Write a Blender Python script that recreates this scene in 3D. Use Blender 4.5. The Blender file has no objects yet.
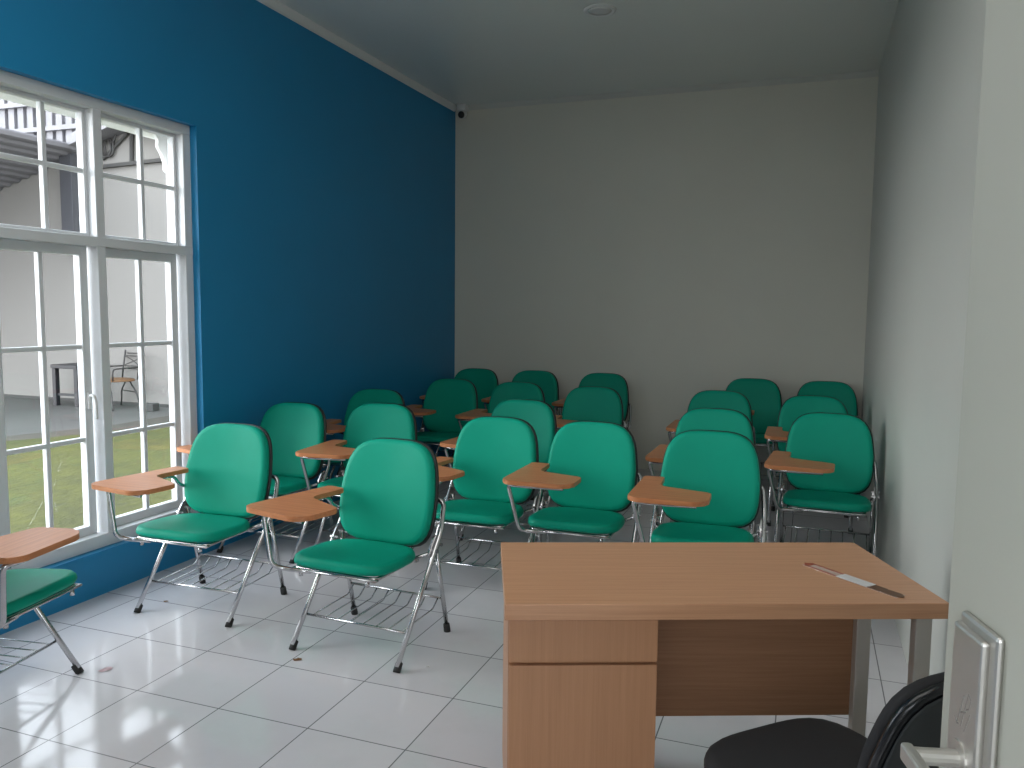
import bpy, bmesh, math, random
from mathutils import Vector, Matrix
random.seed(7)
C = bpy.context.scene.collection
PI = math.pi
def R(d): return math.radians(d)

# ------------------------------------------------------------------ materials
def new_mat(name):
    m = bpy.data.materials.new(name); m.use_nodes = True
    nt = m.node_tree; b = nt.nodes['Principled BSDF']
    return m, nt, b
def sock(b, name, v):
    if name in b.inputs: b.inputs[name].default_value = v
def ramp_mix(nt, fac, c1, c2):
    mx = nt.nodes.new('ShaderNodeMix'); mx.data_type = 'RGBA'
    nt.links.new(fac, mx.inputs['Factor'])
    for s, c in ((mx.inputs[6], c1), (mx.inputs[7], c2)):
        if hasattr(c, 'links'): nt.links.new(c, s)
        else: s.default_value = (*c, 1)
    return mx.outputs[2]
def noise(nt, scale, detail=3, coord='Object', stretch=(1,1,1), rough=.5):
    tc = nt.nodes.new('ShaderNodeTexCoord'); mp = nt.nodes.new('ShaderNodeMapping')
    mp.inputs['Scale'].default_value = stretch
    nt.links.new(tc.outputs[coord], mp.inputs['Vector'])
    n = nt.nodes.new('ShaderNodeTexNoise'); n.inputs['Scale'].default_value = scale
    n.inputs['Detail'].default_value = detail; n.inputs['Roughness'].default_value = rough
    nt.links.new(mp.outputs[0], n.inputs['Vector'])
    return n.outputs['Fac']
def bump(nt, b, h, strength=.1, dist=.01):
    n = nt.nodes.new('ShaderNodeBump'); n.inputs['Strength'].default_value = strength
    n.inputs['Distance'].default_value = dist
    nt.links.new(h, n.inputs['Height']); nt.links.new(n.outputs[0], b.inputs['Normal'])
def simple(name, col, rough=.5, metal=0, vary=.06, nscale=6, bscale=None, bstr=.1, spec=.5, coat=0):
    m, nt, b = new_mat(name)
    f = noise(nt, nscale)
    c1 = tuple(max(0, c*(1-vary)) for c in col); c2 = tuple(min(1, c*(1+vary)) for c in col)
    nt.links.new(ramp_mix(nt, f, c1, c2), b.inputs['Base Color'])
    sock(b, 'Roughness', rough); sock(b, 'Metallic', metal); sock(b, 'Specular IOR Level', spec)
    if coat: sock(b, 'Coat Weight', coat); sock(b, 'Coat Roughness', .1)
    if bscale: bump(nt, b, noise(nt, bscale), bstr, .002)
    return m
def wood(name, cdark, clight, axis='X', rough=.38, s=1.0):
    m, nt, b = new_mat(name)
    st = {'X': (.35, 14, 14), 'Y': (14, .35, 14), 'Z': (14, 14, .35)}[axis]
    f = noise(nt, 6*s, 5, 'Object', st, .65)
    st2 = {'X': (.6, 60, 60), 'Y': (60, .6, 60), 'Z': (60, 60, .6)}[axis]
    g = noise(nt, 9*s, 2, 'Object', st2, .5)
    a = nt.nodes.new('ShaderNodeMath'); a.operation = 'MULTIPLY_ADD'
    nt.links.new(g, a.inputs[0]); a.inputs[1].default_value = .45; nt.links.new(f, a.inputs[2])
    mr = nt.nodes.new('ShaderNodeMapRange'); mr.inputs['From Min'].default_value = .45; mr.inputs['From Max'].default_value = 1.0
    nt.links.new(a.outputs[0], mr.inputs['Value'])
    nt.links.new(ramp_mix(nt, mr.outputs[0], cdark, clight), b.inputs['Base Color'])
    sock(b, 'Roughness', rough)
    bump(nt, b, g, .04, .001)
    return m
def tile_mat():
    m, nt, b = new_mat('floor_tiles')
    tc = nt.nodes.new('ShaderNodeTexCoord'); sp = nt.nodes.new('ShaderNodeSeparateXYZ')
    nt.links.new(tc.outputs['Object'], sp.inputs[0])
    ds = []; ids = []
    for i, off in ((0, 1.66), (1, -2.38)):
        ad = nt.nodes.new('ShaderNodeMath'); ad.operation = 'ADD'; ad.inputs[1].default_value = off + 40
        nt.links.new(sp.outputs[i], ad.inputs[0])
        dv = nt.nodes.new('ShaderNodeMath'); dv.operation = 'DIVIDE'; dv.inputs[1].default_value = .4
        nt.links.new(ad.outputs[0], dv.inputs[0])
        fr = nt.nodes.new('ShaderNodeMath'); fr.operation = 'FRACT'; nt.links.new(dv.outputs[0], fr.inputs[0])
        fl = nt.nodes.new('ShaderNodeMath'); fl.operation = 'FLOOR'; nt.links.new(dv.outputs[0], fl.inputs[0]); ids.append(fl)
        pp = nt.nodes.new('ShaderNodeMath'); pp.operation = 'SUBTRACT'; nt.links.new(fr.outputs[0], pp.inputs[0]); pp.inputs[1].default_value = .5
        ab = nt.nodes.new('ShaderNodeMath'); ab.operation = 'ABSOLUTE'; nt.links.new(pp.outputs[0], ab.inputs[0]); ds.append(ab)
    mx = nt.nodes.new('ShaderNodeMath'); mx.operation = 'MAXIMUM'
    nt.links.new(ds[0].outputs[0], mx.inputs[0]); nt.links.new(ds[1].outputs[0], mx.inputs[1])
    mr = nt.nodes.new('ShaderNodeMapRange'); mr.inputs['From Min'].default_value = .4925; mr.inputs['From Max'].default_value = .4955
    nt.links.new(mx.outputs[0], mr.inputs['Value'])
    cb = nt.nodes.new('ShaderNodeCombineXYZ'); nt.links.new(ids[0].outputs[0], cb.inputs[0]); nt.links.new(ids[1].outputs[0], cb.inputs[1])
    wn = nt.nodes.new('ShaderNodeTexWhiteNoise'); nt.links.new(cb.outputs[0], wn.inputs['Vector'])
    base = ramp_mix(nt, wn.outputs['Value'], FLOOR_A, FLOOR_B)
    dirt = noise(nt, 2.2, 6, 'Object', (1,1,1), .65)
    dm = nt.nodes.new('ShaderNodeMapRange'); dm.inputs['From Min'].default_value = .5; dm.inputs['From Max'].default_value = .8
    dm.inputs['To Max'].default_value = .22
    nt.links.new(dirt, dm.inputs['Value'])
    base2 = ramp_mix(nt, dm.outputs[0], base, (.36, .36, .37))
    col = ramp_mix(nt, mr.outputs[0], base2, (.17, .17, .18))
    nt.links.new(col, b.inputs['Base Color'])
    rr = nt.nodes.new('ShaderNodeMapRange'); rr.inputs['To Min'].default_value = .03; rr.inputs['To Max'].default_value = .15
    nt.links.new(noise(nt, 1.6, 5), rr.inputs['Value'])
    nt.links.new(rr.outputs[0], b.inputs['Roughness'])
    sock(b, 'Specular IOR Level', .5)
    hh = nt.nodes.new('ShaderNodeMath'); hh.operation = 'MULTIPLY_ADD'; hh.inputs[1].default_value = -.35
    nt.links.new(mr.outputs[0], hh.inputs[0]); nt.links.new(noise(nt, 5, 2), hh.inputs[2])
    bump(nt, b, hh.outputs[0], .06, .01)
    return m
FLOOR_A, FLOOR_B = (.61, .59, .615), (.66, .64, .665)
def glass_mat():
    m = bpy.data.materials.new('clear_glass'); m.use_nodes = True; nt = m.node_tree; nt.nodes.clear()
    o = nt.nodes.new('ShaderNodeOutputMaterial'); mix = nt.nodes.new('ShaderNodeMixShader')
    t = nt.nodes.new('ShaderNodeBsdfTransparent'); g = nt.nodes.new('ShaderNodeBsdfGlossy'); g.inputs['Roughness'].default_value = .02
    t.inputs[0].default_value = (.95, .96, .96, 1)
    lw = nt.nodes.new('ShaderNodeLayerWeight'); lw.inputs['Blend'].default_value = .5
    pw = nt.nodes.new('ShaderNodeMath'); pw.operation = 'POWER'; pw.inputs[1].default_value = 5; nt.links.new(lw.outputs['Facing'], pw.inputs[0])
    fr = nt.nodes.new('ShaderNodeMath'); fr.operation = 'MULTIPLY_ADD'; fr.inputs[1].default_value = .8; fr.inputs[2].default_value = .03; nt.links.new(pw.outputs[0], fr.inputs[0])
    nt.links.new(fr.outputs[0], mix.inputs[0]); nt.links.new(t.outputs[0], mix.inputs[1]); nt.links.new(g.outputs[0], mix.inputs[2])
    nt.links.new(mix.outputs[0], o.inputs['Surface'])
    return m

M = {}
M['tiles'] = tile_mat()
M['blue'] = simple('blue_wall_paint', (.010, .225, .46), .42, vary=.05, nscale=2.0, bscale=60, bstr=.06)
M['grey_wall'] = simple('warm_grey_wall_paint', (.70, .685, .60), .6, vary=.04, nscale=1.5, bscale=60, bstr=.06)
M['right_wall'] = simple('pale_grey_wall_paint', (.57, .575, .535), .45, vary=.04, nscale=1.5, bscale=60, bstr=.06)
M['ceiling'] = simple('grey_ceiling_panel', (.83, .86, .835), .24, vary=.03, nscale=1.0)
M['white_paint'] = simple('white_gloss_paint', (.72, .73, .73), .4, vary=.03)
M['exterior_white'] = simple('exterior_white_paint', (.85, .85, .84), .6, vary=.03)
M['trim'] = simple('cream_trim_paint', (.62, .62, .58), .5, vary=.03)
M['upvc'] = simple('white_window_frame', (.66, .68, .70), .35, vary=.02)
M['glass'] = glass_mat()
M['green'] = simple('green_vinyl', (.003, .295, .195), .45, vary=.06, nscale=4, bscale=350, bstr=.12, spec=.13)
M['shell'] = simple('black_plastic', (.012, .014, .014), .45, vary=.1)
M['rubber'] = simple('black_rubber', (.02, .02, .02), .7, vary=.1)
M['chrome'] = simple('chrome_tube', (.54, .54, .55), .2, 1.0, vary=.08, nscale=20)
M['steel'] = simple('brushed_steel', (.60, .585, .555), .42, 1.0, vary=.06, nscale=30)
M['greysteel'] = simple('grey_powder_coat', (.60, .575, .53), .42, .3, vary=.04)
M['tablet'] = wood('tablet_laminate', (.40, .145, .055), (.60, .25, .105), 'X', .4)
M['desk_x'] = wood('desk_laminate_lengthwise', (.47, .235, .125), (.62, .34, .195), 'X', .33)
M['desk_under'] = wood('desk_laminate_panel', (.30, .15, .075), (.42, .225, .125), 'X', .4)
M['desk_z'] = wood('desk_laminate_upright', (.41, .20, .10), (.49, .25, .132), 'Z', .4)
M['black_fabric'] = simple('black_upholstery', (.012, .012, .014), .75, vary=.15, nscale=40, bscale=500, bstr=.2)
M['black_gloss'] = simple('black_gloss_plastic', (.01, .011, .013), .22, vary=.1)
M['black_panel'] = simple('dark_grey_back_panel', (.025, .03, .032), .5, vary=.1)
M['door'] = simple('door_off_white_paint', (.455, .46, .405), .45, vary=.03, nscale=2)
M['mark'] = simple('engraved_mark', (.30, .28, .26), .5, .5)
M['paper'] = simple('white_paper', (.62, .62, .62), .55)
M['red_print'] = simple('red_brown_print', (.30, .06, .03), .4, vary=.3, nscale=60)
M['brown_print'] = simple('brown_print', (.12, .055, .025), .4, vary=.4, nscale=90)
M['film'] = simple('clear_plastic_film', (.55, .42, .36), .2)
M['leaf'] = simple('dry_leaf', (.17, .08, .03), .7, vary=.3, nscale=60)
M['pink'] = simple('pink_wrapper', (.55, .38, .40), .3, vary=.3, nscale=80)
M['diffuser'] = simple('lamp_diffuser', (.75, .75, .74), .5)
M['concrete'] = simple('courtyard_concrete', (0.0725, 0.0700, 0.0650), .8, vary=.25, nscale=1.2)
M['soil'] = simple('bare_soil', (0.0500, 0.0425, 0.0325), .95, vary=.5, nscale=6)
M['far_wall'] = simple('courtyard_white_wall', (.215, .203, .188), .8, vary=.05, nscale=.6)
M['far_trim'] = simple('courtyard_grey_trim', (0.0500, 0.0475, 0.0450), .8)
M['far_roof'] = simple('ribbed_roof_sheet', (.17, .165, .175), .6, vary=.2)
M['far_post'] = simple('purple_grey_downpipe', (0.0500, 0.0500, 0.0575), .6)
M['dark_frame'] = simple('dark_table_frame', (.014, .012, .016), .5)
M['iron'] = simple('wrought_iron', (.035, .032, .03), .5)
M['seatwood'] = simple('orange_wood_seat', (.15, .075, .03), .5, vary=.2, nscale=20)
def grass_mat():
    m, nt, b = new_mat('lawn_grass')
    f = noise(nt, 1.3, 8, 'Object', (1,1,1), .7); g = noise(nt, 18, 4, 'Object', (1, .35, 1), .7)
    a = nt.nodes.new('ShaderNodeMath'); a.operation = 'MULTIPLY_ADD'; a.inputs[1].default_value = .9
    nt.links.new(g, a.inputs[0]); nt.links.new(f, a.inputs[2])
    mr = nt.nodes.new('ShaderNodeMapRange'); mr.inputs['From Min'].default_value = .65; mr.inputs['From Max'].default_value = 1.2
    nt.links.new(a.outputs[0], mr.inputs['Value'])
    nt.links.new(ramp_mix(nt, mr.outputs[0], (.024, .027, .001), (.070, .072, .003)), b.inputs['Base Color'])
    sock(b, 'Roughness', .9); bump(nt, b, g, .6, .05)
    return m
M['grass'] = grass_mat()

# ------------------------------------------------------------------ mesh helpers
def obj(name, bm, mat, parent=None, smooth=False, loc=None, rot=None):
    me = bpy.data.meshes.new(name); bmesh.ops.recalc_face_normals(bm, faces=bm.faces[:])
    bm.to_mesh(me); bm.free()
    o = bpy.data.objects.new(name, me); C.objects.link(o)
    for mm in (mat if isinstance(mat, (list, tuple)) else [mat]): me.materials.append(mm)
    if smooth:
        for p in me.polygons: p.use_smooth = True
    if parent: o.parent = parent
    if loc: o.location = loc
    if rot: o.rotation_euler = rot
    return o
def empty(name, loc=(0,0,0), rz=0):
    o = bpy.data.objects.new(name, None); C.objects.link(o)
    o.empty_display_size = .1; o.location = loc; o.rotation_euler = (0, 0, rz); return o
def tag(o, label, cat, group=None):
    o['label'] = label; o['category'] = cat
    if group: o['group'] = group
    return o
def structure(o): o['kind'] = 'structure'; return o
def box(bm, x0, x1, y0, y1, z0, z1, bev=0, seg=2):
    vs = [bm.verts.new((x, y, z)) for x in (x0, x1) for y in (y0, y1) for z in (z0, z1)]
    fs = [bm.faces.new([vs[i] for i in q]) for q in ((0,1,3,2),(4,6,7,5),(0,4,5,1),(2,3,7,6),(0,2,6,4),(1,5,7,3))]
    if bev:
        es = list({e for f in fs for e in f.edges})
        bmesh.ops.bevel(bm, geom=es, offset=bev, segments=seg, affect='EDGES', profile=.5)
    return fs
def fillet(pts, r, n=5):
    pts = [Vector(p) for p in pts]; out = [pts[0]]
    for a, b, c in zip(pts, pts[1:], pts[2:]):
        d1 = (a-b); d2 = (c-b); rr = min(r, d1.length*.45, d2.length*.45)
        p1 = b+d1.normalized()*rr; p2 = b+d2.normalized()*rr
        for i in range(n+1):
            t = i/n; out.append((1-t)**2*p1+2*t*(1-t)*b+t*t*p2)
    out.append(pts[-1]); return out
def tube(bm, pts, r, seg=10, fil=0, cap=True):
    if fil: pts = fillet(pts, fil)
    pts = [Vector(p) for p in pts]; n = len(pts)
    tang = []
    for i in range(n):
        t = (pts[min(i+1, n-1)]-pts[max(i-1, 0)]); tang.append(t.normalized())
    u = tang[0].orthogonal().normalized(); rings = []
    for i in range(n):
        t = tang[i]; u = (u - t*u.dot(t)).normalized(); v = t.cross(u)
        rad = r[i] if isinstance(r, (list, tuple)) else r
        rings.append([bm.verts.new(pts[i]+(u*math.cos(2*PI*k/seg)+v*math.sin(2*PI*k/seg))*rad) for k in range(seg)])
    for a, b in zip(rings, rings[1:]):
        for k in range(seg): bm.faces.new((a[k], a[(k+1)%seg], b[(k+1)%seg], b[k]))
    if cap: bm.faces.new(rings[0][::-1]); bm.faces.new(rings[-1])
def prism(bm, poly, z0, z1, bev=0, mat=None):
    """poly: xy outline, extruded along z (or through mat)"""
    T = mat or Matrix()
    lo = [bm.verts.new(T @ Vector((x, y, z0))) for x, y in poly]; hi = [bm.verts.new(T @ Vector((x, y, z1))) for x, y in poly]
    n = len(poly); fs = [bm.faces.new(lo[::-1]), bm.faces.new(hi)]
    for i in range(n): fs.append(bm.faces.new((lo[i], lo[(i+1)%n], hi[(i+1)%n], hi[i])))
    if bev:
        es = list(set(fs[0].edges) | set(fs[1].edges))
        bmesh.ops.bevel(bm, geom=es, offset=bev, segments=2, affect='EDGES', profile=.5)
def round_poly(poly, rad, n=6):
    out = []; m = len(poly)
    for i in range(m):
        a, b, c = Vector(poly[i-1]), Vector(poly[i]), Vector(poly[(i+1)%m])
        r = rad[i] if isinstance(rad, (list, tuple)) else rad
        d1 = a-b; d2 = c-b; rr = min(r, d1.length*.45, d2.length*.45)
        p1 = b+d1.normalized()*rr; p2 = b+d2.normalized()*rr
        for k in range(n+1):
            t = k/n; q = (1-t)**2*p1+2*t*(1-t)*b+t*t*p2; out.append((q.x, q.y))
    return out
def lathe(bm, prof, seg=32, T=None):
    T = T or Matrix(); rings = []
    for r, z in prof:
        rings.append([bm.verts.new(T @ Vector((r*math.cos(2*PI*k/seg), r*math.sin(2*PI*k/seg), z))) for k in range(seg)])
    for a, b in zip(rings, rings[1:]):
        for k in range(seg): bm.faces.new((a[k], a[(k+1)%seg], b[(k+1)%seg], b[k]))
    bm.faces.new(rings[0]); bm.faces.new(rings[-1][::-1])
def pad(bm, outline, thick, dome, fmap, seg=48, edge=.016, back_dome=0.0):
    """soft pad: outline(theta)->(u,v); fmap(u,v,w)->point; w=0 back plane, w=thick front rim"""
    prof = [(.0, thick+dome), (.3, thick+dome*.94), (.55, thick+dome*.75), (.75, thick+dome*.48), (.88, thick+dome*.22),
            (.95, thick), (.985, thick-edge*.45), (1.0, thick-edge*1.2), (1.0, edge*.6), (.985, edge*.15), (.95, 0), (.5, -back_dome), (0, -back_dome)]
    rings = []
    for s, w in prof:
        if s == 0: rings.append([bm.verts.new(fmap(0, 0, w))]); continue
        row = []
        for k in range(seg):
            u, v = outline(2*PI*k/seg); row.append(bm.verts.new(fmap(u*s, v*s, w)))
        rings.append(row)
    for a, b in zip(rings, rings[1:]):
        for k in range(seg):
            if len(a) == 1: bm.faces.new((a[0], b[k], b[(k+1)%seg]))
            elif len(b) == 1: bm.faces.new((a[k], b[0], a[(k+1)%seg]))
            else: bm.faces.new((a[k], b[k], b[(k+1)%seg], a[(k+1)%seg]))
def superell(hx, hy, n_up, n_dn, taper_up=0, taper_dn=0):
    def f(t):
        c, s = math.cos(t), math.sin(t); n = n_up if s > 0 else n_dn
        k = (abs(c)**n+abs(s)**n)**(-1/n)
        u, v = c*k, s*k
        u *= (1-taper_up*v) if v > 0 else (1+taper_dn*v)
        return hx*u, hy*v
    return f
def copy_tree(o, parent=None):
    c = o.copy(); C.objects.link(c)
    if parent: c.parent = parent
    for ch in list(o.children): copy_tree(ch, c)
    return c

# ------------------------------------------------------------------ room shell
XL, XR, YB, YF, H = -3.47, .46, 7.67, .25, 3.575
WY0, WY1, WZ0, WZ1 = 1.42, 3.94, .235, 2.60        # window opening
bm = bmesh.new(); box(bm, XL, XR+.0, YF-.15, YB, -.08, 0)
structure(obj('floor', bm, M['tiles']))
bm = bmesh.new(); box(bm, XL-.05, XR+.1, YF-.15, YB+.1, H, H+.1)
structure(obj('ceiling', bm, M['ceiling']))
def wall_with_hole(x0, x1, ylo, yhi, ztop, zbot=-.08):
    bm = bmesh.new()
    box(bm, x0, x1, ylo, yhi, zbot, WZ0); box(bm, x0, x1, ylo, yhi, WZ1, ztop)
    box(bm, x0, x1, ylo, WY0, WZ0, WZ1); box(bm, x0, x1, WY1, yhi, WZ0, WZ1)
    return bm
wl = structure(obj('wall_left', wall_with_hole(XL-.05, XL, YF-.15, YB+.1, H), M['blue']))
wo = structure(obj('wall_left_exterior', wall_with_hole(XL-.22, XL-.05, YF-.15, YB+.25, H+.1), M['exterior_white']))
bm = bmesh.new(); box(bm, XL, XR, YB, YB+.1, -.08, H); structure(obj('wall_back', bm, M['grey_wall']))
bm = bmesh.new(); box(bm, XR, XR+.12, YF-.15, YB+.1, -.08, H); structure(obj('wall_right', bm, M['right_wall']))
bm = bmesh.new()                                     # doorway wall behind the camera
box(bm, XL, -.47, YF-.15, YF, 0, H); box(bm, -.47, .43, YF-.15, YF, 2.15, H); box(bm, .43, XR, YF-.15, YF, 0, H)
structure(obj('wall_front', bm, M['right_wall']))
# cornices
bm = bmesh.new(); prism(bm, [(0,0),(.035,0),(.035,-.012),(.015,-.045),(0,-.055)], YF, YB-.03, 0, Matrix(((1,0,0,XL),(0,0,1,0),(0,1,0,H),(0,0,0,1))))
structure(obj('trim_1', bm, M['white_paint']))
bm = bmesh.new(); prism(bm, [(0,0),(-.03,0),(-.03,-.010),(-.015,-.03),(0,-.045)], XL+.03, XR, 0, Matrix(((0,0,1,0),(1,0,0,YB),(0,1,0,H),(0,0,0,1))))
structure(obj('trim_2', bm, M['trim']))

# ------------------------------------------------------------------ window
FX0, FX1 = XL-.15, XL-.05
cuts = [1.42+.03, 2.035, 2.65, 3.272, 3.94-.03]        # centres of the uprights
bm = bmesh.new()
for y in cuts: box(bm, FX0, FX1, y-.027, y+.027, WZ0+.003, WZ1-.003, .004)
box(bm, FX0-.001, FX1+.003, WY0, WY1, WZ1-.055, WZ1, .004); box(bm, FX0, FX1+.004, WY0, WY1, 1.838, 1.888, .004)
box(bm, FX0, FX1+.004, WY0, WY1, WZ0, WZ0+.07, .004)
win = structure(obj('window_1', bm, M['upvc']))
def sash(y0, y1, z0, z1, hbars, stile, handle=False, ym=None):
    gx = FX0+.022
    bm = bmesh.new()
    for a, b in ((y0, y0+stile), (y1-stile, y1)): box(bm, gx-.02, gx+.025, a, b, z0, z1, .004)
    for a, b in ((z0, z0+stile), (z1-stile, z1)): box(bm, gx-.0195, gx+.0245, y0+.001, y1-.001, a, b, .004)
    ym = ym or (y0+y1)/2
    box(bm, gx-.014, gx+.016, ym-.012, ym+.012, z0+.01, z1-.01, .004)
    for z in hbars: box(bm, gx-.0135, gx+.0155, y0+.01, y1-.01, z-.012, z+.012, .004)
    s = obj('sash', bm, M['upvc'], win)
    bm = bmesh.new(); box(bm, gx-.002, gx+.001, y0+stile*.6, y1-stile*.6, z0+stile*.6, z1-stile*.6)
    obj('pane', bm, M['glass'], s)
    if handle:
        bm = bmesh.new(); hy = y1-stile/2
        box(bm, gx+.024, gx+.036, hy-.011, hy+.011, .98, 1.07, .004)
        tube(bm, [(gx+.03, hy, 1.055), (gx+.062, hy, 1.055), (gx+.07, hy+.004, 1.02), (gx+.07, hy+.006, .93)], [.009,.009,.009,.009,.009,.008,.008,.008,.008,.008,.008,.008,.007,.006][:14], 8, .02)
        obj('handle', bm, M['white_paint'], s, True)
for i in range(4):
    a, b = cuts[i]+.027, cuts[i+1]-.027
    sash(a, b, 1.888, WZ1-.055, [2.228], .020, ym=[None, None, 3.005, 3.63][i])
    b -= .02
    sash(a, b, WZ0+.07, 1.838, [1.312, .820], .048, handle=(i in (0, 2)), ym=[None, None, 2.957, 3.592][i])

# exterior surround of the window
ex = XL-.22
bm = bmesh.new(); box(bm, ex-.16, ex+.005, WY0-.2, WY1+.2, WZ0-.10, WZ0-.005, .008)
structure(obj('trim_3', bm, M['exterior_white']))
bm = bmesh.new(); box(bm, ex-.02, ex, WY1+.004, WY1+.22, WZ0-.1, WZ1+.25)
prism(bm, round_poly([(3.945, 2.60), (3.82, 2.60), (3.84, 2.55), (3.875, 2.52), (3.865, 2.48), (3.90, 2.44), (3.925, 2.38), (3.92, 2.35), (3.945, 2.33)], .02, 4), ex-.025, ex-.002, 0,
      Matrix(((0,0,1,0),(1,0,0,0),(0,1,0,0),(0,0,0,1))))
structure(obj('trim_4', bm, M['exterior_white']))
bm = bmesh.new(); box(bm, ex-.12, ex+.0, WY0-.2, WY1+.25, WZ1-.055, WZ1+.25)
structure(obj('trim_5', bm, M['exterior_white']))

# ------------------------------------------------------------------ outside
GZ = .03
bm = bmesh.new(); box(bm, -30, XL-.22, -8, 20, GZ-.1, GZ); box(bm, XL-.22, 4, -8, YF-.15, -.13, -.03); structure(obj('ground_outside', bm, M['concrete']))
bm = bmesh.new()
edge = [(-3.72, -2), (-3.72, 10), (-7.7, 10), (-7.75, 8.3), (-7.65, 7.6), (-7.85, 7.0), (-8.0, 6.6), (-8.3, 6.1), (-8.4, 5.4), (-8.4, -2)]
prism(bm, edge, GZ-.01, GZ+.012, 0); structure(obj('lawn', bm, M['grass']))
bm = bmesh.new()
prism(bm, round_poly([(-7.6, 9.9), (-7.65, 8.2), (-7.55, 7.4), (-7.85, 6.6), (-8.2, 5.6), (-8.75, 5.6), (-8.5, 6.7), (-8.15, 7.5), (-8.2, 8.3), (-8.1, 9.9)], .3, 4), GZ-.01, GZ+.006)
structure(obj('soil_strip', bm, M['soil']))
# white annex seen through the window
ann = tag(empty('annex_building', (-11, 9.4, GZ)), 'white annex building with a gable roof edge seen across the lawn through the window', 'building')
def A_(name, bm, mat, parent=ann, smooth=False):
    for v in bm.verts: v.co -= ann.location
    return obj(name, bm, mat, parent, smooth)
YW = 9.4
def rz(x): return 3.36+.27*(x+12.2)
TW = Matrix(((1,0,0,0),(0,0,1,0),(0,1,0,0),(0,0,0,1)))   # (x,z) outline extruded along y
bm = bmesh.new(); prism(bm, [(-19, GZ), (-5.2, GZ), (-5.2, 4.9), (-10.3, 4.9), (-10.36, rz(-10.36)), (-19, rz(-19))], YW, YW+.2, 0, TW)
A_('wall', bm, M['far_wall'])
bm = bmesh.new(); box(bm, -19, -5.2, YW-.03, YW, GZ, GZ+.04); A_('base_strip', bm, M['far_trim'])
bm = bmesh.new(); prism(bm, [(-10.3, 3.56), (-8.3, 3.625), (-8.3, 3.675), (-10.3, 3.61)], YW-.06, YW+.01, 0, TW)
tube(bm, [(-10.0, YW-.03, 3.70), (-9.5, YW-.03, 4.05)], .025, 6)
tube(bm, [(-9.45, YW-.03, 3.62), (-9.42, YW-.03, 4.2)], .03, 6)
A_('ledge', bm, M['far_trim'])
# ribbed canopy on the left slope, rake boards on the right
bm = bmesh.new()
sl = (4.12-1.55)/9.65
def rz(x): return 3.36+.27*(x+12.2)
prism(bm, [(-17, rz(-17)), (-10.35, rz(-10.35)), (-10.35, rz(-10.35)+.05), (-17, rz(-17)+.05)], 5.4, YW+.1, 0, TW)
for k in range(34):
    x = -17+.2*k
    prism(bm, [(x, rz(x)-.035), (x+.06, rz(x+.06)-.035), (x+.09, rz(x+.09)+.01), (x-.03, rz(x-.03)+.01)], 5.4, YW-.01, 0, TW)
for k in range(44):
    x = -19+.2*k
    box(bm, x, x+.12, YW+.05, YW+.12, rz(x)+.02, 4.95)
box(bm, -19, -10.3, YW+.1, YW+.16, 2.0, 4.95)
for z in (4.2, 4.6): box(bm, -19, -10.3, YW+.0, YW+.13, z, z+.07)
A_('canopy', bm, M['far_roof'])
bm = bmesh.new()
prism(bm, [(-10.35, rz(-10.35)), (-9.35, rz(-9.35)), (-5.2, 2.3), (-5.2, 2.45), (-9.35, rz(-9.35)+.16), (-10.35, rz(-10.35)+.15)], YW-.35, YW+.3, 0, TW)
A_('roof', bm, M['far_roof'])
bm = bmesh.new(); box(bm, -10.72, -10.48, YW-.17, YW-.01, 2.35, rz(-10.6), .01); A_('downpipe', bm, M['far_post'])
bm = bmesh.new()
for k in range(3):
    cx, cz = -9.90+.05*k, 3.86+.10*k*(k-1)
    tube(bm, [(cx+.09*math.cos(t*.5), YW-.05, cz+.13*math.sin(t*.5)) for t in range(14)], .016, 6)
A_('cable_coil', bm, M['iron'])
# far block behind everything on the left so the sky line is closed by a building
# outdoor table
tb = tag(empty('patio_table', (-10.36, 9.11, GZ)), 'dark square framed table standing outside against the white wall', 'table')
bm = bmesh.new(); box(bm, -.26, .26, -.26, .26, .56, .615, .006); obj('table_top', bm, M['dark_frame'], tb)
for sx in (-1, 1):
    for sy in (-1, 1):
        bm = bmesh.new(); box(bm, sx*.215-.035, sx*.215+.035, sy*.21-.035, sy*.21+.035, 0, .56, .004); obj('leg', bm, M['dark_frame'], tb)
for sy in (-1, 1):
    bm = bmesh.new(); box(bm, -.2, .2, sy*.21-.015, sy*.21+.015, .15, .185); obj('stretcher', bm, M['dark_frame'], tb)
# wrought-iron garden armchair
gc = tag(empty('garden_armchair', (-9.52, 9.02, GZ), R(-18)), 'wrought iron garden armchair with an orange wooden seat outside the window', 'chair')
gs = 1.0
bm = bmesh.new(); pad(bm, superell(.27, .22, 3, 3), .03, .01, lambda u, v, w: Vector((u, v, .40+w)), 32, .01); obj('seat', bm, M['seatwood'], gc, True)
bm = bmesh.new()
for sx in (-1, 1): tube(bm, [(sx*.23, .2, .42), (sx*.235, .23, .62), (sx*.24, .27, .84)], .013, 6)
for z in (.56, .60, .75, .79): tube(bm, [(-.236, .2+.09*(z-.42)/.4+.01, z), (0, .26+.1*(z-.42)/.4, z), (.236, .2+.09*(z-.42)/.4+.01, z)], .008, 6)
tube(bm, [(-.236, .235, .61), (0, .27, .68), (.236, .265, .75)], .007, 6); tube(bm, [(-.236, .26, .75), (0, .27, .68), (.236, .235, .61)], .007, 6)
obj('backrest', bm, M['iron'], gc, True)
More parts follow.
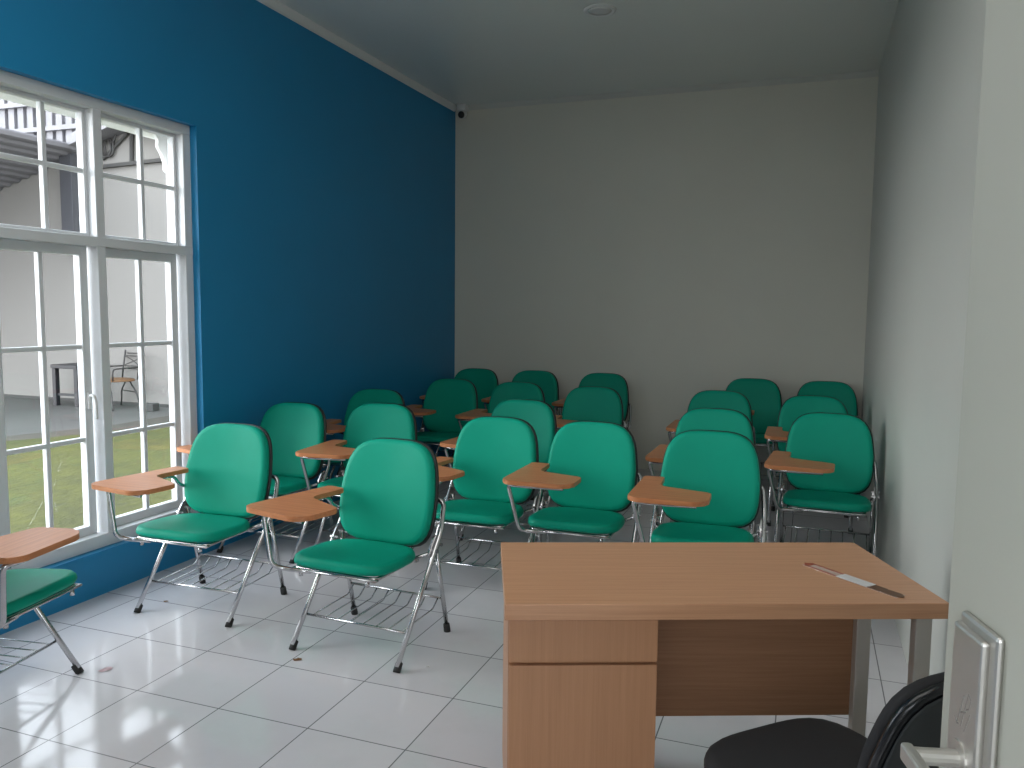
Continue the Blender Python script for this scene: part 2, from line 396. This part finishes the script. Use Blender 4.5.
for sx in (-1, 1):
    bm = bmesh.new(); tube(bm, [(sx*.24, .22, .60), (sx*.28, -.05, .60), (sx*.28, -.18, .59), (sx*.25, -.17, .42)], .011, 6, .05); obj('armrest', bm, M['iron'], gc, True)
    for y0 in (-.17, .17):
        bm = bmesh.new(); tube(bm, [(sx*.05, y0, .40), (sx*.12, y0, .33), (sx*.22, y0*1.05, .24), (sx*.26, y0*1.15, .10), (sx*.32, y0*1.25, 0.0)], .012, 6, .05); obj('leg', bm, M['iron'], gc, True)
for y0 in (-.17, .17):
    bm = bmesh.new(); tube(bm, [(-.21, y0, .24), (.21, y0, .24)], .009, 6)
    obj('stretcher', bm, M['iron'], gc)
pb = bmesh.new(); box(pb, -.12, .12, -.08, .08, 0, .11, .01)
tag(obj('concrete_block', pb, M['far_trim'], None, False, (-8.86, 8.95, GZ), (0, 0, .2)), 'small grey block lying at the foot of the outdoor wall', 'block')

# ------------------------------------------------------------------ green tablet chairs
BACK_T = R(13)
def back_map(u, v, w):
    # u across, v up the back, w towards the front
    y = .178 + v*math.sin(BACK_T) - w*math.cos(BACK_T) - .55*u*u
    z = .666 + v*math.cos(BACK_T) + w*math.sin(BACK_T)
    return Vector((u, y, z))
def make_chair(rot, shift):
    root = empty('tablet_chair')
    # seat
    bm = bmesh.new()
    so = superell(.240, .205, 3.6, 5.0, .06, 0)
    pad(bm, so, .042, .010, lambda u, v, w: Vector((u, v-.118, .413 + w - .045*v + .02*max(0, -v-.1)*0)), 48, .02)
    obj('seat', bm, M['green'], root, True)
    # back
    bm = bmesh.new(); pad(bm, superell(.250, .244, 3.8, 4.0, .10, .02), .046, .016, back_map, 56, .02)
    bk = obj('backrest', bm, M['green'], root, True)
    bm = bmesh.new(); pad(bm, superell(.257, .251, 3.8, 4.0, .10, .02), .020, .0, lambda u, v, w: back_map(u, v, w-.018), 56, .008, .004)
    obj('back_shell', bm, M['shell'], bk, True)
    # front legs: one bent tube each, foot to backrest
    for sx in (-1, 1):
        bm = bmesh.new()
        tube(bm, [(sx*.272, -.235, .02), (sx*.276, .045, .385), (sx*.274, .150, .51), (sx*.260, .203, .635), (sx*.20, .196, .652)], .0115, 10, .04)
        l = obj('leg', bm, M['chrome'], root, True)
        bm = bmesh.new(); d = Vector((0, .28, .365)).normalized(); p = Vector((sx*.272, -.242, .0))
        tube(bm, [p+Vector((0, 0, 0)), p+d*.012, p+d*.04, p+d*.044], [.016, .0165, .0155, .013], 12); obj('rubber_foot', bm, M['rubber'], l, True)
    for sx in (-1, 1):
        bm = bmesh.new(); tube(bm, [(sx*.262, .232, .02), (sx*.258, .125, .455)], .0105, 10)
        l = obj('leg', bm, M['chrome'], root, True)
        bm = bmesh.new(); d = Vector((0, -.1, .435)).normalized(); p = Vector((sx*.262, .235, 0))
        tube(bm, [p, p+d*.012, p+d*.04, p+d*.044], [.016, .0165, .0155, .013], 12); obj('rubber_foot', bm, M['rubber'], l, True)
        bm = bmesh.new(); prism(bm, round_poly([(.06, .40), (.15, .43), (.165, .49), (.10, .50), (.05, .44)], .02, 3), sx*.262-.004, sx*.262+.004, 0, Matrix(((0,0,1,0),(1,0,0,0),(0,1,0,0),(0,0,0,1))))
        tube(bm, [(sx*.245, .125, .455), (sx*.292, .125, .455)], .008, 8); tube(bm, [(sx*.245, .085, .435), (sx*.292, .085, .435)], .009, 8)
        obj('hinge', bm, M['chrome'], root)
    # frame under the seat
    bm = bmesh.new()
    tube(bm, [(-.262, .085, .425), (-.205, .06, .405), (-.205, -.295, .407), (.205, -.295, .407), (.205, .06, .405), (.262, .085, .425)], .009, 8, .03)
    box(bm, -.215, .215, -.312, -.285, .400, .408); box(bm, -.21, .21, .035, .055, .386, .402)
    tube(bm, [(-.06, .09, .405), (-.06, .15, .42), (-.06, .178, .47)], .006, 8, .03); tube(bm, [(.13, .09, .405), (.13, .15, .42), (.13, .178, .47)], .006, 8, .03)
    tube(bm, [(-.205, .03, .40), (-.06, .09, .405), (.13, .09, .405), (.205, .03, .40)], .006, 8)
    for x in (-.17, .17): tube(bm, [(x, -.30, .398), (x, -.30, .375)], .009, 8)
    obj('seat_frame', bm, M['chrome'], root, True)
    # wire book basket
    bm = bmesh.new()
    yr = .232-.107*(.165/.455)
    tube(bm, [(-.27, -.136, .13), (.27, -.136, .13)], .006, 8); tube(bm, [(-.26, yr, .175), (.26, yr, .175)], .006, 8)
    for k in range(8):
        x = -.235+.47*k/7
        tube(bm, [(x, -.136, .132), (x, yr-.055, .138), (x, yr-.002, .175)], .0032, 6, .012)
    obj('book_basket', bm, M['chrome'], root, True)
    # tablet: L-shaped writing board hinged on the chair's right
    P = Vector((-.285+shift[0], .0+shift[1], 0)); Rm = Matrix.Rotation(rot, 2)
    def tw(x, y):
        q = Rm @ Vector((x, y)); return (P.x+q.x, P.y+q.y)
    outline = round_poly([(-.03, .02), (-.03, -.455), (.01, -.485), (.28, -.482), (.335, -.435), (.332, -.265), (.10, -.20), (.078, -.165), (.072, .02)],
                         [.012, .02, .02, .05, .035, .02, .025, .02, .012], 5)
    bm = bmesh.new(); prism(bm, [tw(*p) for p in outline], .664, .686, .004)
    tt = obj('tablet_top', bm, M['tablet'], root)
    bm = bmesh.new()
    f1 = tw(*((-.012, -.435) if rot == 0 or abs(rot) < .1 else (.015, -.42))); f2 = tw(.28, -.42); r1 = tw(.03, -.03)
    tube(bm, [(-.12, -.30, .40), (-.235, -.315, .40), (min(f1[0]+.05, -.225), -.36, .425), (f1[0], f1[1]+.02, .651), (f1[0]+.05, f1[1], .6525), (f2[0], f2[1], .6525)], .0105, 10, .035)
    tube(bm, [(-.277, .18, .545), (r1[0]-.01, r1[1]+.03, .60), (r1[0], r1[1]-.02, .654), (tw(.03, -.25)[0], tw(.03, -.25)[1], .6545)], .009, 10, .03)
    obj('tablet_support', bm, M['chrome'], root, True)
    return root
protos = {}
def chair(x, y, phi, label, rot=0, shift=(0, 0)):
    key = (rot, shift)
    if key not in protos:
        protos[key] = o = make_chair(R(rot), shift)
    else: o = copy_tree(protos[key])
    o.location = (x, y, 0); o.rotation_euler = (0, 0, R(phi))
    tag(o, label, 'chair', 'green tablet chairs')
    return o
def from_top(x, y, phi):
    """ground origin of a chair whose back-top centre is at x, y"""
    d = .938*y-.342*x; x += 5*d/804; p = R(phi); return x+.245*math.sin(p), y-.245*math.cos(p)
CH = [
 # top-centre x, y, phi, label, tablet rotation, shift
 ('far', -2.985, 2.10, 101, 'green tablet chair cut off at the left edge, turned sideways in front of the window', 0, (0, 0)),
 ('abs', -2.838, 3.265, 2, 'green tablet chair right beside the window, its tablet reaching towards the panes', -11, (.03, .05)),
 ('abs', -1.835, 3.155, -3, 'front green tablet chair standing in the open floor, all four legs and basket in view', -11, (.02, .05)),
 ('top', -3.155, 4.45, -1, 'green tablet chair by the blue wall, directly behind the chair beside the window', -14, (0, .03)),
 ('top', -2.635, 4.66, 5, 'green tablet chair just behind the front open-floor chair, seat mostly hidden by it', 0, (.045, 0)),
 ('top', -3.13, 5.46, 0, 'dark shadowed green chair at the blue wall, only the backrest top showing', 0, (0, 0)),
 ('top', -3.01, 6.56, 2, 'dark green tablet chair near the blue wall, its whole backrest in shadow', 0, (0, 0)),
 ('top', -3.17, 7.48, 0, 'darkest green chair in the corner where blue and grey walls meet', 0, (0, 0)),
 ('top', -2.37, 6.52, 1, 'green tablet chair in the second row from the back, second from the blue wall', 0, (0, 0)),
 ('top', -2.555, 7.50, 1, 'green chair against the grey back wall, second from the blue corner', 0, (0, 0)),
 ('top', -1.86, 5.26, -3, 'green chair peeking out directly behind the one left of the desk corner', 0, (0, 0)),
 ('top', -1.69, 4.34, 1, 'green tablet chair between the front open-floor chair and the one behind the desk corner', -10, (0, .03)),
 ('top', -1.67, 6.40, 1, 'green tablet chair in the second row from the back, third from the blue wall', 0, (0, 0)),
 ('top', -1.865, 7.50, 0, 'green chair against the grey back wall, third from the blue corner', 0, (0, 0)),
 ('top', -1.13, 4.38, 0, "green tablet chair behind the desk's far left corner, L-shaped tablet fully in view", 0, (0, .03)),
 ('top', -.50, 7.52, 0, 'green chair against the grey back wall, first to the right of the bare wall gap', 0, (0, 0)),
 ('top', -.68, 6.53, 0, 'third green chair back in the column behind the middle of the desk', 0, (0, 0)),
 ('top', -.575, 5.30, -1, 'second green chair back in the column behind the middle of the desk', 0, (0, 0)),
 ('top', -.48, 4.30, 1, 'green tablet chair right behind the middle of the wooden desk, first of its column', 0, (0, 0)),
 ('top', .115, 7.52, 0, 'green chair against the back wall in the corner by the pale right wall', 0, (0, 0)),
 ('top', .015, 6.44, 0, 'half hidden green chair in the column along the pale right wall, second from the front', 0, (0, 0)),
 ('top', .115, 5.36, -2, 'green tablet chair closest to the desk along the pale right wall', -2, (0, -.02)),
]
for kind, x, y, phi, label, rot, sh in CH:
    if kind == 'top': x, y = from_top(x, y, phi)
    o = chair(x, y, phi, label, rot, sh)
    o.scale = (1, 1, 1.03 if y > 7.1 else 1.0)

# ------------------------------------------------------------------ desk
desk = tag(empty('desk', (-.279, 2.433, 0), R(22.2)), 'wooden teacher desk with a drawer pedestal and grey metal legs, near the door', 'desk')
bm = bmesh.new(); box(bm, -.603, .603, -.287, .287, .706, .75, .002); obj('desk_top', bm, M['desk_x'], desk)
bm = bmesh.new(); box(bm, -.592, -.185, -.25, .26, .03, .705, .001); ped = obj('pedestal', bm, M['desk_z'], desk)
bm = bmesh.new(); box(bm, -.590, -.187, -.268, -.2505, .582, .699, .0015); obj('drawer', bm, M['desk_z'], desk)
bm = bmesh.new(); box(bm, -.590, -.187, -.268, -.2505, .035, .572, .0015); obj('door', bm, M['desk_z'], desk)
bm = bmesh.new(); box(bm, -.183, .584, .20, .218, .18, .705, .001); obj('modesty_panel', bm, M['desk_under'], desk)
for ya, yb in ((.105, .135), (-.235, -.205)):
    bm = bmesh.new(); box(bm, .541, .588, ya, yb, .03, .705, .003); l = obj('leg', bm, M['greysteel'], desk)
bm = bmesh.new(); box(bm, .54, .59, -.28, .27, 0, .03, .004); obj('foot_rail', bm, M['greysteel'], desk)
bm = bmesh.new(); box(bm, -.59, -.19, -.235, .25, 0, .03); obj('plinth', bm, M['rubber'], desk)
# slim packet on the desk
sl_ = tag(empty('plastic_sleeve', (.146, 2.502, .7505), math.atan2(2.393-2.611, .271-.019)), 'slim plastic sleeve with red ends and a white middle label lying on the desk', 'sleeve')
bm = bmesh.new(); box(bm, -.165, .16, -0.01875, 0.01875, 0, .0015); obj('sleeve', bm, M['film'], sl_)
bm = bmesh.new(); box(bm, -.04, .065, -0.02100, 0.02100, .0016, .0028); obj('paper_label', bm, M['paper'], sl_)
bm = bmesh.new()
box(bm, -.16, -.04, 0.01350, 0.01875, .0016, .0024); box(bm, -.16, -.04, -0.01875, -0.01350, .0016, .0024)
prism(bm, round_poly([(-.175, 0), (-.15, -0.01875), (-.145, 0), (-.15, 0.01875)], .005, 3), .0016, .0024)
obj('red_border', bm, M['red_print'], sl_)
bm = bmesh.new()
box(bm, .066, .105, -0.01875, 0.01875, .0016, .0024)
prism(bm, round_poly([(.105, -0.01650), (.15, -0.01950), (.172, 0), (.15, 0.01950), (.105, 0.01650)], .008, 3), .0016, .0026)
obj('printed_end', bm, M['brown_print'], sl_)

# ------------------------------------------------------------------ black visitor chair
bc = tag(empty('visitor_chair', (.098, 1.875, 0), R(180+45)), 'black padded visitor chair pushed under the front of the desk beside the door', 'chair')
bm = bmesh.new(); pad(bm, superell(.228, .232, 3.2, 4.0, .05, 0), .055, .018, lambda u, v, w: Vector((u, v-.03, .420+w-.03*v)), 48, .022)
obj('seat', bm, M['black_fabric'], bc, True)
def bb_map(u, v, w):
    t = R(16); y = .285 + v*math.sin(t) - w*math.cos(t) - .7*u*u
    return Vector((u, y, .715 + v*math.cos(t) + w*math.sin(t)))
bm = bmesh.new(); pad(bm, superell(.200, .165, 4.2, 3.0, .08, 0), .03, .014, bb_map, 48, .014); bb = obj('backrest', bm, M['black_fabric'], bc, True)
bm = bmesh.new(); pad(bm, superell(.209, .174, 4.2, 3.0, .08, 0), .024, .0, lambda u, v, w: bb_map(u, v, w-.022), 48, .01); obj('back_shell', bm, M['black_gloss'], bb, True)
bm = bmesh.new(); pad(bm, superell(.199, .164, 4.2, 3.0, .08, 0), .006, .0, lambda u, v, w: bb_map(u, v, w-.028), 48, .002); obj('back_panel', bm, M['black_panel'], bb, True)
for sx in (-1, 1):
    bm = bmesh.new(); tube(bm, [(sx*.21, -.20, .0), (sx*.205, -.17, .40), (sx*.205, .16, .395)], .0115, 10, .04); obj('leg', bm, M['black_gloss'], bc, True)
    bm = bmesh.new(); tube(bm, [(sx*.21, .24, .0), (sx*.20, .17, .38), (sx*.17, .275, .62), (sx*.16, .285, .70)], .0115, 10, .04); obj('leg', bm, M['black_gloss'], bc, True)

# ------------------------------------------------------------------ open door on the right with its lock plate and lever
DA = math.atan2(-.966, .26)                          # direction from latch edge to hinge
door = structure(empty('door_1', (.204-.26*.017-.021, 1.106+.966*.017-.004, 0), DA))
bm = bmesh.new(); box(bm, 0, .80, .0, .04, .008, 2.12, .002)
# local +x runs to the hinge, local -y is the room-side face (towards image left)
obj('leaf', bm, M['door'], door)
bm = bmesh.new(); box(bm, .052, .142, -.009, .0, .905, 1.178, .005); box(bm, .056, .127, -.018, -.008, .912, 1.166, .004)
pl_ = obj('lock_plate', bm, M['steel'], door)
bm = bmesh.new()
def stroke(pts):
    tube(bm, [(.080+a*.001, -.0174, 1.070+b*.0016) for a, b in pts], .0013, 6)
stroke([(0, -13), (14, 12)]); stroke([(10, -12), (24, 16)]); stroke([(5, -3), (20, 1)]); stroke([(24, 16), (30, 13), (27, 6), (20, 3)]); stroke([(18, -14), (30, 2)]); stroke([(-6, -9), (0, -13), (5, -12)])
obj('engraved_mark', bm, M['mark'], pl_)
bm = bmesh.new(); tube(bm, [(.088, -.014, 1.01), (.088, -.020, 1.01)], .022, 20); tube(bm, [(.088, -.018, 1.01), (.088, -.072, 1.01)], .010, 14)
box(bm, .076, .205, -.080, -.066, .999, 1.021, .004)
obj('lever_handle', bm, M['steel'], door)

# ------------------------------------------------------------------ ceiling and corner fittings
dl = tag(empty('downlight', (-1.435, 5.555, H)), 'round white recessed downlight set in the grey ceiling', 'ceiling light')
bm = bmesh.new(); lathe(bm, [(.112, 0), (.112, -.006), (.098, -.012), (.082, -.008), (.08, -.003), (.01, -.003)], 40); obj('frame', bm, M['white_paint'], dl)
bm = bmesh.new(); lathe(bm, [(.081, -.001), (.081, -.0075), (.05, -.010), (.005, -.011)], 40); obj('diffuser', bm, M['diffuser'], dl, True)
cam_ = tag(empty('security_camera', (-3.36, 7.60, 3.49)), 'small white security camera with a black lens in the ceiling corner', 'camera')
bm = bmesh.new(); box(bm, -.05, .045, -.03, .07, .02, .085, .01); obj('mount', bm, M['white_paint'], cam_)
bm = bmesh.new(); tube(bm, [(0, .03, -.005), (.012, -.06, -.03)], .038, 20); obj('body', bm, M['white_paint'], cam_, True)
bm = bmesh.new(); tube(bm, [(.011, -.055, -.0285), (.0135, -.072, -.0335)], [.036, .030], 20); obj('lens', bm, M['shell'], cam_, True)
ac = bmesh.new(); box(ac, XR-.09, XR-.001, 5.66, 5.86, H-.06, H-.001, .015, 3)
tag(obj('junction_box', ac, M['white_paint'], None, True), 'small white box where ceiling meets right wall, cut by the top edge', 'box')

# ------------------------------------------------------------------ litter on the floor
def scrap(name, x, y, s, mat, label, cat, rz=0):
    bm = bmesh.new(); n = 9
    pts = [(s*(.6+.4*random.random())*math.cos(2*PI*k/n)*1.3, s*(.5+.4*random.random())*math.sin(2*PI*k/n)*.7) for k in range(n)]
    vs = [bm.verts.new((a, b, .001+.006*random.random())) for a, b in pts]; c = bm.verts.new((0, 0, .008)); d = bm.verts.new((0, 0, .0005))
    for k in range(n): bm.faces.new((vs[k], vs[(k+1)%n], c)); bm.faces.new((vs[(k+1)%n], vs[k], d))
    tag(obj(name, bm, mat, None, False, (x, y, 0.0), (0, 0, rz)), label, cat)
scrap('dry_leaf', -2.036, 2.849, .022, M['leaf'], 'small brown dry leaf on the tiles in front of the open-floor chair', 'leaf', .6)
scrap('dirt_crumb', -3.077, 3.184, .014, M['leaf'], 'tiny dark crumb on the floor beside the chair near the window', 'litter', .2)
scrap('wrapper', -2.723, 2.473, .03, M['pink'], 'crumpled pinkish wrapper on the floor near the left edge', 'wrapper', .9)
scrap('paper_scrap', -1.476, 2.996, .010, M['paper'], 'tiny white paper scrap beside the front chair leg', 'litter', .3)

# ------------------------------------------------------------------ light
w = bpy.data.worlds.new('overcast'); bpy.context.scene.world = w; w.use_nodes = True
nt = w.node_tree; bg = nt.nodes['Background']
tc = nt.nodes.new('ShaderNodeTexCoord'); sp = nt.nodes.new('ShaderNodeSeparateXYZ'); nt.links.new(tc.outputs['Generated'], sp.inputs[0])
mr = nt.nodes.new('ShaderNodeMapRange'); mr.inputs['From Min'].default_value = -.05; mr.inputs['From Max'].default_value = .8
nt.links.new(sp.outputs[2], mr.inputs['Value'])
nt.links.new(ramp_mix(nt, mr.outputs[0], (.92, .95, 1.0), (.80, .89, 1.0)), bg.inputs['Color'])
bg.inputs['Strength'].default_value = 6.5
def area(name, loc, rot, sx, sy, power, col=(1,1,1), portal=False):
    l = bpy.data.lights.new(name, 'AREA'); l.shape = 'RECTANGLE'; l.size = sx; l.size_y = sy; l.energy = power; l.color = col
    o = bpy.data.objects.new(name, l); C.objects.link(o); o.location = loc; o.rotation_euler = rot
    if portal: l.cycles.is_portal = True
    return o
area('window_portal', (XL-.24, 2.68, 1.42), (0, -PI/2, 0), 2.36, 2.52, 1, portal=True)
area('door_portal', (-.02, .08, 1.08), (PI/2, 0, 0), .88, 2.1, 1, portal=True)
s = bpy.data.lights.new('soft_sun', 'SUN'); s.energy = 4.6; s.angle = R(45); s.color = (1, .98, .95)
so = bpy.data.objects.new('soft_sun', s); C.objects.link(so)
so.rotation_euler = Vector((1, .50, -.34)).to_track_quat('-Z', 'Y').to_euler()
area('added_room_fill', (-1.5, 2.3, H-.03), (R(14), 0, 0), 3.0, 3.2, 56, (1, .985, .95))  # fill light added to brighten the room and back wall, no real fixture
# unseen slab over the doorway, added to cut skylight from behind the camera
bm = bmesh.new(); box(bm, -2.2, 2.2, -3.2, .1, 2.7, 2.8); structure(obj('added_door_light_block_top', bm, M['trim']))
bm = bmesh.new(); box(bm, -2.2, 2.2, -3.2, -3.1, -.03, 1.6); structure(obj('added_door_light_block_back', bm, M['trim']))  # unseen panel facing the doorway, also added to hold back daylight

# ------------------------------------------------------------------ camera
cam = bpy.data.cameras.new('camera'); co = bpy.data.objects.new('camera', cam); C.objects.link(co)
yaw, pitch, roll = .35327352, .09226983, -.01000937
fwd = Vector((-math.sin(yaw)*math.cos(pitch), math.cos(yaw)*math.cos(pitch), -math.sin(pitch)))
right = Vector((math.cos(yaw), math.sin(yaw), 0)); down = fwd.cross(right)
r2 = math.cos(roll)*right+math.sin(roll)*down; d2 = -math.sin(roll)*right+math.cos(roll)*down
co.matrix_world = Matrix(((r2.x, -d2.x, -fwd.x, 0), (r2.y, -d2.y, -fwd.y, 0), (r2.z, -d2.z, -fwd.z, 1.53), (0, 0, 0, 1)))
cam.sensor_width = 36; cam.lens = 804.04/1024*36; cam.clip_start = .03
sc = bpy.context.scene; sc.camera = co
sc.view_settings.view_transform = 'Standard'
sc.view_settings.look = 'None'
sc.view_settings.exposure = 0.0
sc.cycles.max_bounces = 12; sc.cycles.diffuse_bounces = 6; sc.cycles.transparent_max_bounces = 16
sc.cycles.use_denoising = True
sc.cycles.sample_clamp_indirect = 6
